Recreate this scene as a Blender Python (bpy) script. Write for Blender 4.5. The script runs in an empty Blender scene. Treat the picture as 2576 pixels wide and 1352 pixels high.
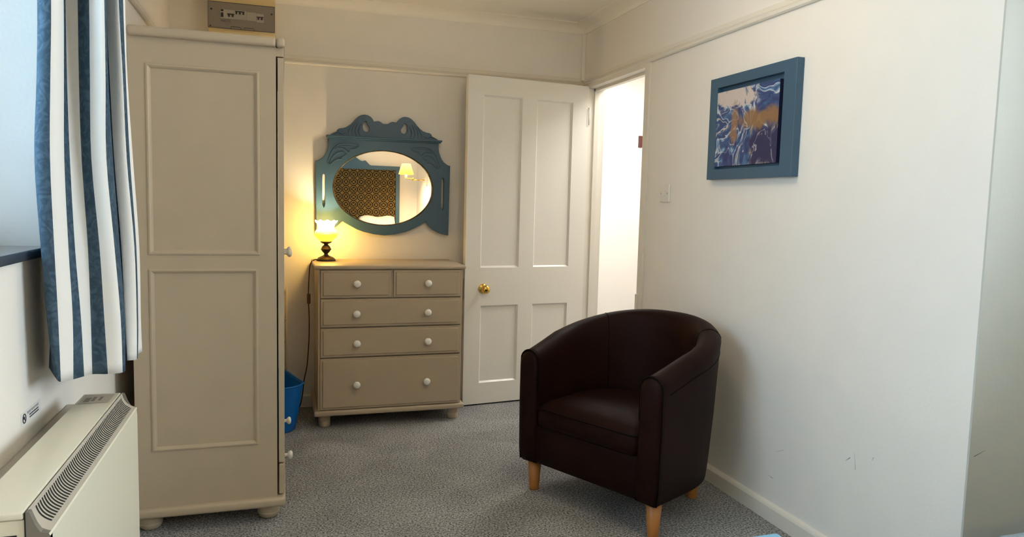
import bpy, bmesh, math, random
from mathutils import Vector, Matrix
random.seed(7)
S = bpy.context.scene
C = S.collection
PI = math.pi
# ------------------------------------------------------------------ camera, world, light, exposure
CAM_H = 1.25
cam = bpy.data.cameras.new('camera'); cam.sensor_width = 36.0; cam.sensor_fit = 'HORIZONTAL'
cam.lens = 36.0 * 1833.98 / 2576.0; cam.clip_start = 0.02
camo = bpy.data.objects.new('camera', cam); C.objects.link(camo)
cr = Vector((0.95311555, -0.30157291, 0.02499069)); cu = Vector((0.00311097, 0.0923455, 0.99572217)); cf = Vector((0.30259061, 0.94896053, -0.08895411))
M = Matrix((cr, cu, -cf)).transposed().to_4x4(); M.translation = (0, 0, CAM_H)
camo.matrix_world = M
S.camera = camo
S.view_settings.view_transform = 'Standard'; S.view_settings.look = 'None'
S.view_settings.gamma = 1.0; S.view_settings.use_curve_mapping = False
S.view_settings.exposure = 0.12

w = bpy.data.worlds.new('sky'); S.world = w; w.use_nodes = True
bg = w.node_tree.nodes['Background']; bg.inputs[0].default_value = (0.64, 0.80, 1.0, 1); bg.inputs[1].default_value = 7.6

def lamp(name, kind, loc, energy, color, rot=None, **kw):
    l = bpy.data.lights.new(name, kind); l.energy = energy; l.color = color
    for k, v in kw.items(): setattr(l, k, v)
    o = bpy.data.objects.new(name, l); C.objects.link(o); o.location = loc
    if rot: o.rotation_euler = rot
    return o
# daylight through the left window: a portal for the sky, an area lamp to boost it
po = lamp('sky_portal', 'AREA', (-0.86, 1.40, 1.63), 1, (1, 1, 1), (0, -PI/2, 0), shape='RECTANGLE', size=1.12, size_y=1.42)
po.data.cycles.is_portal = True
lamp('daylight_fill', 'AREA', (-1.15, 1.35, 1.75), 19, (0.48, 0.75, 1.0), (0, -PI/2 + 0.15, 0), shape='RECTANGLE', size=1.1, size_y=1.4)
lamp('hall_light', 'AREA', (2.5, 4.3, 2.36), 38, (1.0, 0.985, 0.96), (0, 0, 0), shape='RECTANGLE', size=0.6, size_y=1.6)

# unseen window, added for fill light in the recess at the photographer's right
po2 = lamp('sky_portal', 'AREA', (2.69, 0.6, 1.55), 1, (1, 1, 1), (0, PI/2, 0), shape='RECTANGLE', size=1.2, size_y=1.2)
po2.data.cycles.is_portal = True
lamp('daylight_fill', 'AREA', (2.95, 0.65, 1.7), 92, (0.95, 0.96, 1.0), (0, PI/2 - 0.1, 0), shape='RECTANGLE', size=1.1, size_y=1.4)  # unseen fill lamp outside the added window, lifts the left side
lamp('warm_fill', 'POINT', (0.95, 2.3, 2.15), 10, (1.0, 0.80, 0.55), shadow_soft_size=0.14)  # unseen warm fill under the ceiling, added to brighten the room

# ------------------------------------------------------------------ helpers
def lin(c): return tuple(((v/255)/12.92 if v/255 <= .04045 else ((v/255+.055)/1.055)**2.4) for v in c) + (1,)

def mat(name, rgb, rough=.5, metal=0, bump=0, bscale=200, spec=.5, var=0, vscale=3, coat=0):
    m = bpy.data.materials.new(name); m.use_nodes = True
    nt = m.node_tree; b = nt.nodes['Principled BSDF']
    b.inputs['Base Color'].default_value = lin(rgb); b.inputs['Roughness'].default_value = rough
    b.inputs['Metallic'].default_value = metal; b.inputs['Specular IOR Level'].default_value = spec
    b.inputs['Coat Weight'].default_value = coat
    tc = nt.nodes.new('ShaderNodeTexCoord')
    if var:
        n = nt.nodes.new('ShaderNodeTexNoise'); n.inputs['Scale'].default_value = vscale; n.inputs['Detail'].default_value = 4
        r = nt.nodes.new('ShaderNodeMapRange'); r.inputs['From Min'].default_value = .3; r.inputs['From Max'].default_value = .7
        r.inputs['To Min'].default_value = 1-var; r.inputs['To Max'].default_value = 1+var
        mx = nt.nodes.new('ShaderNodeVectorMath'); mx.operation = 'SCALE'; mx.inputs[0].default_value = lin(rgb)[:3]
        nt.links.new(tc.outputs['Object'], n.inputs['Vector']); nt.links.new(n.outputs['Fac'], r.inputs['Value'])
        nt.links.new(r.outputs[0], mx.inputs['Scale']); nt.links.new(mx.outputs[0], b.inputs['Base Color'])
    if bump:
        n2 = nt.nodes.new('ShaderNodeTexNoise'); n2.inputs['Scale'].default_value = bscale; n2.inputs['Detail'].default_value = 3
        bp = nt.nodes.new('ShaderNodeBump'); bp.inputs['Strength'].default_value = bump; bp.inputs['Distance'].default_value = .004
        nt.links.new(tc.outputs['Object'], n2.inputs['Vector']); nt.links.new(n2.outputs['Fac'], bp.inputs['Height'])
        nt.links.new(bp.outputs[0], b.inputs['Normal'])
    return m

class MB:
    """collects geometry into one mesh (world coordinates)"""
    def __init__(s): s.v = []; s.f = []; s.mi = []; s.sm = []
    def add(s, vs, fs, mi=0, smooth=False):
        o = len(s.v); s.v += [tuple(p) for p in vs]
        for f in fs: s.f.append([o+i for i in f]); s.mi.append(mi); s.sm.append(smooth)
    def box(s, lo, hi, bev=0, seg=2, mi=0):
        bm = bmesh.new(); bmesh.ops.create_cube(bm, size=1)
        for v in bm.verts: v.co = Vector([(lo[i]+hi[i])/2 + v.co[i]*(hi[i]-lo[i]) for i in range(3)])
        if bev: bmesh.ops.bevel(bm, geom=bm.edges[:], offset=bev, segments=seg, affect='EDGES', profile=.5)
        s.bm(bm, mi, bool(bev and seg > 2))
    def bm(s, bm, mi=0, smooth=False):
        bm.verts.index_update(); s.add([v.co for v in bm.verts], [[v.index for v in f.verts] for f in bm.faces], mi, smooth); bm.free()
    def grid(s, rows, closed_u=False, mi=0, smooth=True, cap=False):
        n = len(rows[0]); vs = [p for r in rows for p in r]; fs = []
        for i in range(len(rows)-1):
            for j in range(n if closed_u else n-1):
                a = i*n+j; b = i*n+(j+1) % n; fs.append([a, b, b+n, a+n])
        s.add(vs, fs, mi, smooth)
        if cap:
            s.add(rows[0], [list(range(n))[::-1]], mi); s.add(rows[-1], [list(range(n))], mi)
    def lathe(s, prof, c=(0, 0, 0), seg=28, axis='Z', mi=0, sx=1, sy=1):
        rows = []
        for r, z in prof:
            row = []
            for k in range(seg):
                a = 2*PI*k/seg; x, y = r*math.cos(a)*sx, r*math.sin(a)*sy
                p = {'Z': (x, y, z), 'Y': (x, z, -y), 'X': (z, x, y), '-Y': (x, -z, y), '-X': (-z, -x, y)}[axis]
                row.append((c[0]+p[0], c[1]+p[1], c[2]+p[2]))
            rows.append(row)
        s.grid(rows, True, mi, True, True)
    def tube(s, pts, r, seg=8, mi=0, closed=False):
        pts = [Vector(p) for p in pts]; rows = []; up = None; n = len(pts)
        for i, p in enumerate(pts):
            a = pts[(i-1) % n] if (closed or i > 0) else p; b = pts[(i+1) % n] if (closed or i < n-1) else p
            t = (b-a).normalized()
            if up is None: up = t.orthogonal().normalized()
            up = (up - t*up.dot(t)).normalized(); sd = t.cross(up)
            rr = r[i] if isinstance(r, (list, tuple)) else r
            rows.append([p + up*math.cos(2*PI*k/seg)*rr + sd*math.sin(2*PI*k/seg)*rr for k in range(seg)])
        if closed: rows.append(rows[0]); s.grid(rows, True, mi)
        else: s.grid(rows, True, mi, True, True)
    def extrude(s, prof, axis, a, b, mi=0, smooth=False):
        """closed 2-D profile swept straight along an axis from a to b"""
        def P(p, t): return {'X': (t, p[0], p[1]), 'Y': (p[0], t, p[1]), 'Z': (p[0], p[1], t)}[axis]
        s.grid([[P(p, a) for p in prof], [P(p, b) for p in prof]], True, mi, smooth, True)
    def face(s, fr, U, V, rects, steps, T, mi=0):
        """board with recessed / raised rectangles. fr(u,v,d): d>0 into the board"""
        us = sorted({0, U, *[r[0] for r in rects], *[r[2] for r in rects]}); vs = sorted({0, V, *[r[1] for r in rects], *[r[3] for r in rects]})
        for i in range(len(us)-1):
            for j in range(len(vs)-1):
                cu_, cv_ = (us[i]+us[i+1])/2, (vs[j]+vs[j+1])/2
                if any(r[0] < cu_ < r[2] and r[1] < cv_ < r[3] for r in rects): continue
                s.add([fr(us[i], vs[j], 0), fr(us[i+1], vs[j], 0), fr(us[i+1], vs[j+1], 0), fr(us[i], vs[j+1], 0)], [[0, 1, 2, 3]], mi)
        for r in rects:
            prev = [(r[0], r[1], 0), (r[2], r[1], 0), (r[2], r[3], 0), (r[0], r[3], 0)]
            for ins, d in steps:
                cur = [(r[0]+ins, r[1]+ins, d), (r[2]-ins, r[1]+ins, d), (r[2]-ins, r[3]-ins, d), (r[0]+ins, r[3]-ins, d)]
                s.add([fr(*p) for p in prev+cur], [[k, (k+1) % 4, 4+(k+1) % 4, 4+k] for k in range(4)], mi); prev = cur
            s.add([fr(*p) for p in prev], [[0, 1, 2, 3]], mi)
        c = [(0, 0), (U, 0), (U, V), (0, V)]
        s.add([fr(u, v, 0) for u, v in c] + [fr(u, v, T) for u, v in c], [[k, 4+k, 4+(k+1) % 4, (k+1) % 4] for k in range(4)] + [[7, 6, 5, 4]], mi)
    def build(s, name, m, parent=None, origin=None, weld=True):
        me = bpy.data.meshes.new(name)
        o = bpy.data.objects.new(name, me); C.objects.link(o)
        if parent is not None:
            o.parent = parent; org = Vector(parent['org']); o['org'] = parent['org']
        else:
            org = Vector(origin or (0, 0, 0)); o.location = org; o['org'] = tuple(org)
        me.from_pydata([Vector(p)-org for p in s.v], [], s.f)
        for mm in (m if isinstance(m, (list, tuple)) else [m]): me.materials.append(mm)
        for p, k, sm in zip(me.polygons, s.mi, s.sm): p.material_index = k; p.use_smooth = sm
        bm = bmesh.new(); bm.from_mesh(me)
        if weld: bmesh.ops.remove_doubles(bm, verts=bm.verts, dist=1e-5)
        bmesh.ops.recalc_face_normals(bm, faces=bm.faces); bm.to_mesh(me); bm.free()
        return o

def outline(name, loops, d0, d1, fr, m, parent, bev=0):
    """flat shape with holes (2-D loops) given thickness; fr(u,v,d) maps to the world"""
    cv = bpy.data.curves.new(name, 'CURVE'); cv.dimensions = '2D'; cv.fill_mode = 'BOTH'
    cv.extrude = (d1-d0)/2 - bev; cv.bevel_depth = bev; cv.bevel_resolution = 1
    for lp in loops:
        sp = cv.splines.new('POLY'); sp.points.add(len(lp)-1)
        for p, q in zip(sp.points, lp): p.co = (q[0], q[1], 0, 1)
        sp.use_cyclic_u = True
    tmp = bpy.data.objects.new('tmp', cv); C.objects.link(tmp)
    bpy.context.view_layer.update()
    me = bpy.data.meshes.new_from_object(tmp.evaluated_get(bpy.context.evaluated_depsgraph_get()))
    b = MB(); mid = (d0+d1)/2
    b.add([fr(v.co.x, v.co.y, mid + v.co.z) for v in me.vertices], [list(p.vertices) for p in me.polygons])
    bpy.data.objects.remove(tmp); bpy.data.curves.remove(cv); bpy.data.meshes.remove(me)
    return b.build(name, m, parent)

def text(name, body, size, fr, m, parent):
    cv = bpy.data.curves.new(name, 'FONT'); cv.body = body; cv.size = size; cv.align_x = 'LEFT'
    tmp = bpy.data.objects.new('tmp', cv); C.objects.link(tmp); bpy.context.view_layer.update()
    me = bpy.data.meshes.new_from_object(tmp.evaluated_get(bpy.context.evaluated_depsgraph_get()))
    b = MB(); b.add([fr(v.co.x, v.co.y) for v in me.vertices], [list(p.vertices) for p in me.polygons])
    bpy.data.objects.remove(tmp); bpy.data.curves.remove(cv); bpy.data.meshes.remove(me)
    return b.build(name, m, parent)

def tag(o, label=None, cat=None, group=None, kind=None):
    for k, v in (('label', label), ('category', cat), ('group', group), ('kind', kind)):
        if v: o[k] = v
    return o
def thing(name, label, cat, loc, group=None):
    o = bpy.data.objects.new(name, None); C.objects.link(o); o.location = loc; o['org'] = tuple(loc); o.empty_display_size = .05
    return tag(o, label, cat, group)
def struct(name, b, m, parent=None):
    o = b.build(name, m, parent)
    if parent is None: o['kind'] = 'structure'
    return o
def cr_interp(P, sub):
    """Catmull-Rom through a list of points"""
    out = []; n = len(P)
    for i in range(n-1):
        p0, p1, p2, p3 = P[max(i-1, 0)], P[i], P[i+1], P[min(i+2, n-1)]
        for k in range(sub):
            t = k/sub
            out.append(tuple(.5*(2*b + (c-a)*t + (2*a-5*b+4*c-d)*t*t + (3*b-a-3*c+d)*t**3) for a, b, c, d in zip(p0, p1, p2, p3)))
    out.append(tuple(P[-1])); return out

# ------------------------------------------------------------------ materials
WALL = mat('wall_paint', (236, 231, 223), .75, bump=.12, bscale=90, var=.015, vscale=6)
CEIL = mat('ceiling_paint', (240, 235, 224), .85, bump=.1, bscale=60)
TRIM = mat('white_gloss_trim', (228, 222, 210), .4, bump=.05, bscale=40)
DOORP = mat('white_door_gloss', (232, 228, 218), .3, bump=.12, bscale=55, coat=.2)
CREAM = mat('cream_furniture_paint', (182, 166, 142), .45, bump=.06, bscale=70, var=.02, vscale=8)
KNOB = mat('white_ceramic', (240, 238, 230), .15)
DARK = mat('black_gap', (14, 12, 11), .8)
LEATHER = mat('dark_brown_leather', (32, 15, 11), .45, bump=.25, bscale=420, spec=.07, var=.12, vscale=9)
PIPE = mat('leather_piping', (16, 9, 7), .55, spec=.05)
OAK = mat('oak_leg', (176, 116, 58), .4, var=.12, vscale=14)
TEAL = mat('teal_furniture_paint', (58, 90, 114), .42, bump=.05, bscale=60, var=.03, vscale=7)
BRASS = mat('polished_brass', (222, 182, 92), .14, metal=1)
STEEL = mat('brushed_steel', (190, 186, 178), .35, metal=1)
MIRROR = mat('mirror_glass', (246, 246, 242), .0, metal=1)
SLATE = mat('slate_sill', (66, 70, 78), .22, bump=.08, bscale=60, var=.15, vscale=12, coat=.6)
HEATW = mat('heater_cream_enamel', (222, 217, 196), .35, bump=.03, bscale=200)
HEATG = mat('heater_grille_plastic', (182, 174, 160), .5)
HEATD = mat('heater_grey_plastic', (118, 112, 102), .5)
PAPER = mat('white_paper_label', (228, 226, 224), .6)
INK = mat('black_ink', (22, 20, 20), .6)
GREYINK = mat('grey_print', (96, 92, 86), .6)
BLUEPL = mat('blue_plastic', (0, 104, 190), .38)
WIRE = mat('cream_wire', (226, 214, 190), .4)
CABLE = mat('brown_cable', (62, 44, 32), .5)
SWBR = mat('bronze_plastic', (104, 78, 36), .45)
IRON = mat('dark_bronze_metal', (50, 44, 36), .45, metal=.4, bump=.2, bscale=80)
PLASTIC = mat('white_plastic', (226, 222, 214), .35)
CUBODY = mat('aged_cream_plastic', (222, 198, 146), .5)
CUDARK = mat('smoked_cover', (138, 129, 117), .22)
CUDEV = mat('breaker_grey', (164, 158, 148), .5)
CUDK = mat('breaker_toggle', (34, 34, 32), .5)
CURED = mat('breaker_toggle_purple', (70, 40, 56), .5)
SHEET = mat('white_linen', (236, 232, 224), .8, bump=.2, bscale=30)
PIC_BLACK = mat('canvas_edge', (24, 28, 58), .6)
BROWN = mat('dark_brown_wood', (78, 34, 26), .4)
CURT_W = mat('curtain_cream_cotton', (246, 243, 237), .9, bump=.25, bscale=500, spec=.1)
for m_ in (CURT_W,):
    m_.node_tree.nodes['Principled BSDF'].inputs['Sheen Weight'].default_value = .15

def curtain_blue():
    m = mat('curtain_blue_damask', (74, 106, 134), .85, spec=.1); nt = m.node_tree; b = nt.nodes['Principled BSDF']
    tc = nt.nodes.new('ShaderNodeTexCoord'); wv = nt.nodes.new('ShaderNodeTexNoise'); wv.inputs['Scale'].default_value = 26
    wv.inputs['Detail'].default_value = 3; wv.inputs['Distortion'].default_value = 2.6
    r = nt.nodes.new('ShaderNodeValToRGB'); e = r.color_ramp.elements
    e[0].position = .42; e[0].color = lin((64, 84, 99)); e[1].position = .62; e[1].color = lin((84, 104, 120))
    nt.links.new(tc.outputs['Object'], wv.inputs['Vector']); nt.links.new(wv.outputs['Fac'], r.inputs[0]); nt.links.new(r.outputs[0], b.inputs['Base Color'])
    return m
CURT_B = curtain_blue()
for m_ in (CURT_W, CURT_B):   # light passes through the cloth
    nt_ = m_.node_tree; p_ = nt_.nodes['Principled BSDF']; t_ = nt_.nodes.new('ShaderNodeBsdfTranslucent'); x_ = nt_.nodes.new('ShaderNodeMixShader'); x_.inputs[0].default_value = .16
    if p_.inputs['Base Color'].is_linked: nt_.links.new(p_.inputs['Base Color'].links[0].from_socket, t_.inputs[0])
    else: t_.inputs[0].default_value = p_.inputs['Base Color'].default_value
    nt_.links.new(p_.outputs[0], x_.inputs[1]); nt_.links.new(t_.outputs[0], x_.inputs[2]); nt_.links.new(x_.outputs[0], nt_.nodes['Material Output'].inputs[0])

def carpet_mat():
    m = mat('grey_carpet', (128, 130, 134), .95, spec=.05); nt = m.node_tree; b = nt.nodes['Principled BSDF']
    tc = nt.nodes.new('ShaderNodeTexCoord')
    n1 = nt.nodes.new('ShaderNodeTexNoise'); n1.inputs['Scale'].default_value = 130; n1.inputs['Detail'].default_value = 4; n1.inputs['Roughness'].default_value = .7
    n2 = nt.nodes.new('ShaderNodeTexNoise'); n2.inputs['Scale'].default_value = 3.2; n2.inputs['Detail'].default_value = 5; n2.inputs['Distortion'].default_value = .6
    r1 = nt.nodes.new('ShaderNodeValToRGB'); e = r1.color_ramp.elements
    e[0].position = .38; e[0].color = lin((72, 73, 76)); e[1].position = .62; e[1].color = lin((192, 191, 189))
    r2 = nt.nodes.new('ShaderNodeMapRange'); r2.inputs['From Min'].default_value = .3; r2.inputs['From Max'].default_value = .7; r2.inputs['To Min'].default_value = .78; r2.inputs['To Max'].default_value = 1.14
    mx = nt.nodes.new('ShaderNodeVectorMath'); mx.operation = 'SCALE'
    bp = nt.nodes.new('ShaderNodeBump'); bp.inputs['Strength'].default_value = .6; bp.inputs['Distance'].default_value = .006
    for n in (n1, n2): nt.links.new(tc.outputs['Object'], n.inputs['Vector'])
    nt.links.new(n1.outputs['Fac'], r1.inputs[0]); nt.links.new(n2.outputs['Fac'], r2.inputs['Value'])
    nt.links.new(r1.outputs[0], mx.inputs[0]); nt.links.new(r2.outputs[0], mx.inputs['Scale']); nt.links.new(mx.outputs[0], b.inputs['Base Color'])
    nt.links.new(n1.outputs['Fac'], bp.inputs['Height']); nt.links.new(bp.outputs[0], b.inputs['Normal'])
    return m
CARPET = carpet_mat()

def math_node(nt, op, a, b=None):
    n = nt.nodes.new('ShaderNodeMath'); n.operation = op
    for i, x in enumerate((a, b)):
        if x is None: continue
        if isinstance(x, (int, float)): n.inputs[i].default_value = x
        else: nt.links.new(x, n.inputs[i])
    return n.outputs[0]

def headboard_fabric():
    m = mat('headboard_fabric', (90, 72, 40), .8, spec=.15); nt = m.node_tree; b = nt.nodes['Principled BSDF']
    tc = nt.nodes.new('ShaderNodeTexCoord'); sp = nt.nodes.new('ShaderNodeSeparateXYZ'); nt.links.new(tc.outputs['Object'], sp.inputs[0])
    T = .105; N = lambda op, a, c=None: math_node(nt, op, a, c)
    u = N('SUBTRACT', N('FRACT', N('DIVIDE', N('ADD', sp.outputs[0], 10), T)), .5); v = N('SUBTRACT', N('FRACT', N('DIVIDE', N('ADD', sp.outputs[2], 10), T)), .5)
    au, av = N('ABSOLUTE', u), N('ABSOLUTE', v)
    r = N('SQRT', N('ADD', N('MULTIPLY', u, u), N('MULTIPLY', v, v)))
    ring = N('LESS_THAN', N('ABSOLUTE', N('SUBTRACT', r, .38)), .05)
    ring2 = N('MULTIPLY', N('LESS_THAN', N('ABSOLUTE', N('SUBTRACT', au, av)), .07), N('LESS_THAN', r, .27))
    cu_, cv_ = N('SUBTRACT', .5, au), N('SUBTRACT', .5, av)
    r2 = N('SQRT', N('ADD', N('MULTIPLY', cu_, cu_), N('MULTIPLY', cv_, cv_)))
    cross = N('MULTIPLY', N('LESS_THAN', N('MINIMUM', cu_, cv_), .045), N('LESS_THAN', r2, .26))
    dot = N('LESS_THAN', N('ABSOLUTE', N('SUBTRACT', r2, .13)), .035)
    f = N('MAXIMUM', N('MAXIMUM', ring, ring2), N('MAXIMUM', cross, dot))
    mx = nt.nodes.new('ShaderNodeMix'); mx.data_type = 'RGBA'; mx.inputs[6].default_value = lin((32, 25, 17)); mx.inputs[7].default_value = lin((116, 97, 56))
    nt.links.new(f, mx.inputs[0]); nt.links.new(mx.outputs[2], b.inputs['Base Color'])
    return m
HFAB = headboard_fabric()

def fluid_art():
    m = mat('poured_paint_canvas', (60, 70, 120), .4); nt = m.node_tree; b = nt.nodes['Principled BSDF']
    tc = nt.nodes.new('ShaderNodeTexCoord')
    def noise(scale, detail=4, dist=0, off=(0, 0, 0), vec=None, rough=.55):
        mp = nt.nodes.new('ShaderNodeMapping'); mp.inputs['Location'].default_value = off
        nt.links.new(vec or tc.outputs['Object'], mp.inputs[0])
        n = nt.nodes.new('ShaderNodeTexNoise'); n.inputs['Scale'].default_value = scale; n.inputs['Detail'].default_value = detail
        n.inputs['Distortion'].default_value = dist; n.inputs['Roughness'].default_value = rough
        nt.links.new(mp.outputs[0], n.inputs['Vector']); return n
    # swirl: rotate the coordinates by an amount that falls off from the middle
    n0 = noise(5, 2, 0); sc = nt.nodes.new('ShaderNodeVectorMath'); sc.operation = 'SCALE'; sc.inputs['Scale'].default_value = .34
    nt.links.new(n0.outputs['Color'], sc.inputs[0])
    ad = nt.nodes.new('ShaderNodeVectorMath'); ad.operation = 'ADD'; nt.links.new(tc.outputs['Object'], ad.inputs[0]); nt.links.new(sc.outputs[0], ad.inputs[1])
    n1 = noise(3.4, 5, 1.1, (0, .37, .21), ad.outputs[0], .5)
    r = nt.nodes.new('ShaderNodeValToRGB'); cs = r.color_ramp
    cols = [(.30, (38, 42, 84)), (.40, (46, 60, 112)), (.445, (58, 92, 140)), (.465, (120, 158, 186)), (.475, (208, 204, 204)), (.49, (60, 84, 132)), (.53, (42, 56, 106)),
            (.565, (70, 112, 156)), (.58, (140, 120, 90)), (.595, (206, 200, 196)), (.61, (54, 80, 128)), (.67, (44, 50, 100)), (.72, (170, 176, 190))]
    e = cs.elements; e[0].position, e[0].color = cols[0][0], lin(cols[0][1]); e[1].position, e[1].color = cols[-1][0], lin(cols[-1][1])
    for p, c in cols[1:-1]: x = e.new(p); x.color = lin(c)
    nt.links.new(n1.outputs['Fac'], r.inputs[0])
    sp = nt.nodes.new('ShaderNodeSeparateXYZ'); nt.links.new(tc.outputs['Object'], sp.inputs[0])
    N = lambda op, a, c=None: math_node(nt, op, a, c)
    def blob(cy, cz, ry, rz, soft, nz):  # object space: y along the wall (smaller = right in the photo), z up
        dy = N('DIVIDE', N('SUBTRACT', sp.outputs[1], cy), ry); dz = N('DIVIDE', N('SUBTRACT', sp.outputs[2], cz), rz)
        d = N('SQRT', N('ADD', N('MULTIPLY', dy, dy), N('MULTIPLY', dz, dz)))
        d = N('ADD', d, N('MULTIPLY', N('SUBTRACT', nz.outputs['Fac'], .5), 3.0))
        mr = nt.nodes.new('ShaderNodeMapRange'); mr.inputs['From Min'].default_value = 1+soft; mr.inputs['From Max'].default_value = 1-soft
        nt.links.new(d, mr.inputs['Value']); return mr.outputs[0]
    nz = noise(9, 6, 1.2); nzf = noise(60, 3, 0)
    col = r.outputs[0]
    def over(col, fac, rgb):
        mx = nt.nodes.new('ShaderNodeMix'); mx.data_type = 'RGBA'; nt.links.new(fac, mx.inputs[0]); nt.links.new(col, mx.inputs[6]); mx.inputs[7].default_value = lin(rgb); return mx.outputs[2]
    col = over(col, blob(.16, .13, .16, .055, .12, nz), (198, 186, 180))      # pale top left
    col = over(col, blob(-.13, -.10, .15, .09, .25, nz), (40, 42, 84))        # navy bottom right
    col = over(col, N('MULTIPLY', blob(-.07, .02, .13, .035, .3, nz), .9), (142, 106, 66))  # gold band
    col = over(col, N('MULTIPLY', blob(.10, .02, .025, .08, .3, nz), .8), (150, 112, 74))   # gold streak
    n9 = noise(5.2, 5, 1.6, (0, .37, .21), ad.outputs[0]); vein = N('LESS_THAN', N('ABSOLUTE', N('SUBTRACT', noise(3.4, 3, 1.6, (3, 1, 2), ad.outputs[0]).outputs['Fac'], .5)), .006)
    col = over(col, N('MULTIPLY', vein, .45), (200, 196, 204))
    nt.links.new(col, b.inputs['Base Color'])
    return m
ART = fluid_art()

# ------------------------------------------------------------------ the room
XL, XR, YB, ZC = -.575, 1.885, 4.47, 2.398
YF = -1.66
b = MB(); b.box((-1.0, YF-.1, -.1), (3.3, 5.8, 0)); struct('floor', b, CARPET)
b = MB(); b.box((-1.0, YF-.1, ZC), (3.3, 5.8, ZC+.1)); struct('ceiling', b, CEIL)
b = MB()  # left wall with the window opening
wy0, wy1, wz0, wz1 = .66, 2.137, 1.088, 2.2
b.box((-.875, YF-.1, 0), (XL, wy0, ZC)); b.box((-.875, wy1, 0), (XL, YB+.1, ZC)); b.box((-.875, wy0, 0), (XL, wy1, wz0)); b.box((-.875, wy0, wz1), (XL, wy1, ZC))
struct('wall_left', b, WALL)
b = MB(); b.box((-.875, YB, 0), (1.995, YB+.11, ZC)); struct('wall_back', b, WALL)
b = MB(); b.box((-.875, YF-.1, 0), (2.7, YF, ZC)); struct('wall_front', b, WALL)
dy0, dy1, dz1 = 3.60, 4.395, 2.005
b = MB()
b.box((XR, 1.549, 0), (1.995, dy0, ZC)); b.box((XR, dy1, 0), (1.995, YB+.11, ZC)); b.box((XR, dy0, dz1), (1.995, dy1, ZC)); b.box((XR, YF, 0), (2.7, -.62, ZC))
SCUFF = mat('wall_scuff', (120, 116, 110), .9)
def scuff(b, p, q, wd, mi=1):   # faint scratch in the paint
    p, q = Vector(p), Vector(q); n = Vector((0, -1, 0)) if abs(p.y-q.y) < 1e-6 else Vector((-1, 0, 0)); s_ = (q-p).cross(n).normalized()*wd
    b.add([p-s_*.3+n*.0004, p+s_*.3+n*.0004, q+s_+n*.0004, q-s_+n*.0004], [[0, 1, 2, 3]], mi)
for p, q, wd in (((XR, 1.971, .423), (XR, 1.962, .365), .0008), ((XR, 2.008, .381), (XR, 1.989, .399), .0014), ((XR, 2.42, .178), (XR, 2.389, .174), .001), ((XR, 2.379, .288), (XR, 2.333, .31), .0006), ((XR, 1.892, .422), (XR, 1.887, .435), .001)): scuff(b, p, q, wd)
struct('wall_right', b, [WALL, SCUFF])
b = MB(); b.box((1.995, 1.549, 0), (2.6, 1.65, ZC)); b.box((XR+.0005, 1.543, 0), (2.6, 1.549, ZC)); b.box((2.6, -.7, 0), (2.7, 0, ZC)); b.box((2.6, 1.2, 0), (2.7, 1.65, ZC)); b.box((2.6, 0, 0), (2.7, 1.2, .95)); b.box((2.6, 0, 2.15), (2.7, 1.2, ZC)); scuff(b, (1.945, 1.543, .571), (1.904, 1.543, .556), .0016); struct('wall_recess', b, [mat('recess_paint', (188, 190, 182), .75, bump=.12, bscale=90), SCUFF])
b = MB(); b.box((1.995, 5.6, 0), (3.2, 5.7, ZC)); b.box((3.1, 2.3, 0), (3.2, 5.6, ZC)); b.box((1.995, 2.2, 0), (3.2, 2.3, ZC)); b.box((1.885, YB+.11, 0), (1.995, 5.7, ZC))
struct('wall_hall', b, WALL)

# skirting
def skirt_prof(d0, d1, s): return [(d0, 0), (d1, 0), (d1, .058), (d1-s*.004, .066), (d1-s*.010, .072), (d0, .074)]
b = MB(); b.extrude(skirt_prof(XR, XR-.017, -1), 'Y', 1.543, dy0-.055); struct('baseboard_right', b, TRIM)
b = MB(); b.extrude([(YB, 0), (YB-.016, 0), (YB-.016, .066), (YB-.010, .076), (YB, .078)], 'X', XL, XR); struct('baseboard_back', b, TRIM)
b = MB(); b.extrude(skirt_prof(XL, XL+.016, 1), 'Y', YF, YB-.016); struct('baseboard_left', b, TRIM)
# coving
def cove(x0, z0, s, d=.097, h=.05, n=8):
    pts = [(x0, z0-h), (x0+s*.006, z0-h)]
    for k in range(n+1):
        a = PI/2*k/n; pts.append((x0+s*(.006+(d-.012)*(1-math.cos(a))), z0-h+ (h-.006)*math.sin(a)))
    pts += [(x0+s*d, z0-.006), (x0+s*d, z0), (x0, z0)]; return pts
b = MB(); b.extrude(cove(XR, ZC, -1), 'Y', 1.543, YB); b.extrude(cove(YB, ZC, -1), 'X', XL, XR); b.extrude(cove(XL, ZC, 1), 'Y', YF, YB); struct('trim_1', b, CEIL)
# picture rail (plate with a bead along its foot)
def rail(x0, s):
    return [(x0, 2.019), (x0+s*.012, 2.017), (x0+s*.020, 2.022), (x0+s*.021, 2.029), (x0+s*.014, 2.034), (x0+s*.013, 2.037), (x0+s*.017, 2.041), (x0+s*.014, 2.046), (x0+s*.007, 2.050), (x0+s*.006, 2.066), (x0, 2.069)]
b = MB(); b.extrude(rail(XR, -1), 'Y', 1.543, YB); struct('trim_2', b, TRIM)
b = MB(); b.extrude(rail(YB, -1), 'X', XL, XR); struct('trim_3', b, TRIM)
b = MB(); b.extrude(rail(XL, 1), 'Y', YF, YB); struct('trim_4', b, TRIM)
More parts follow.
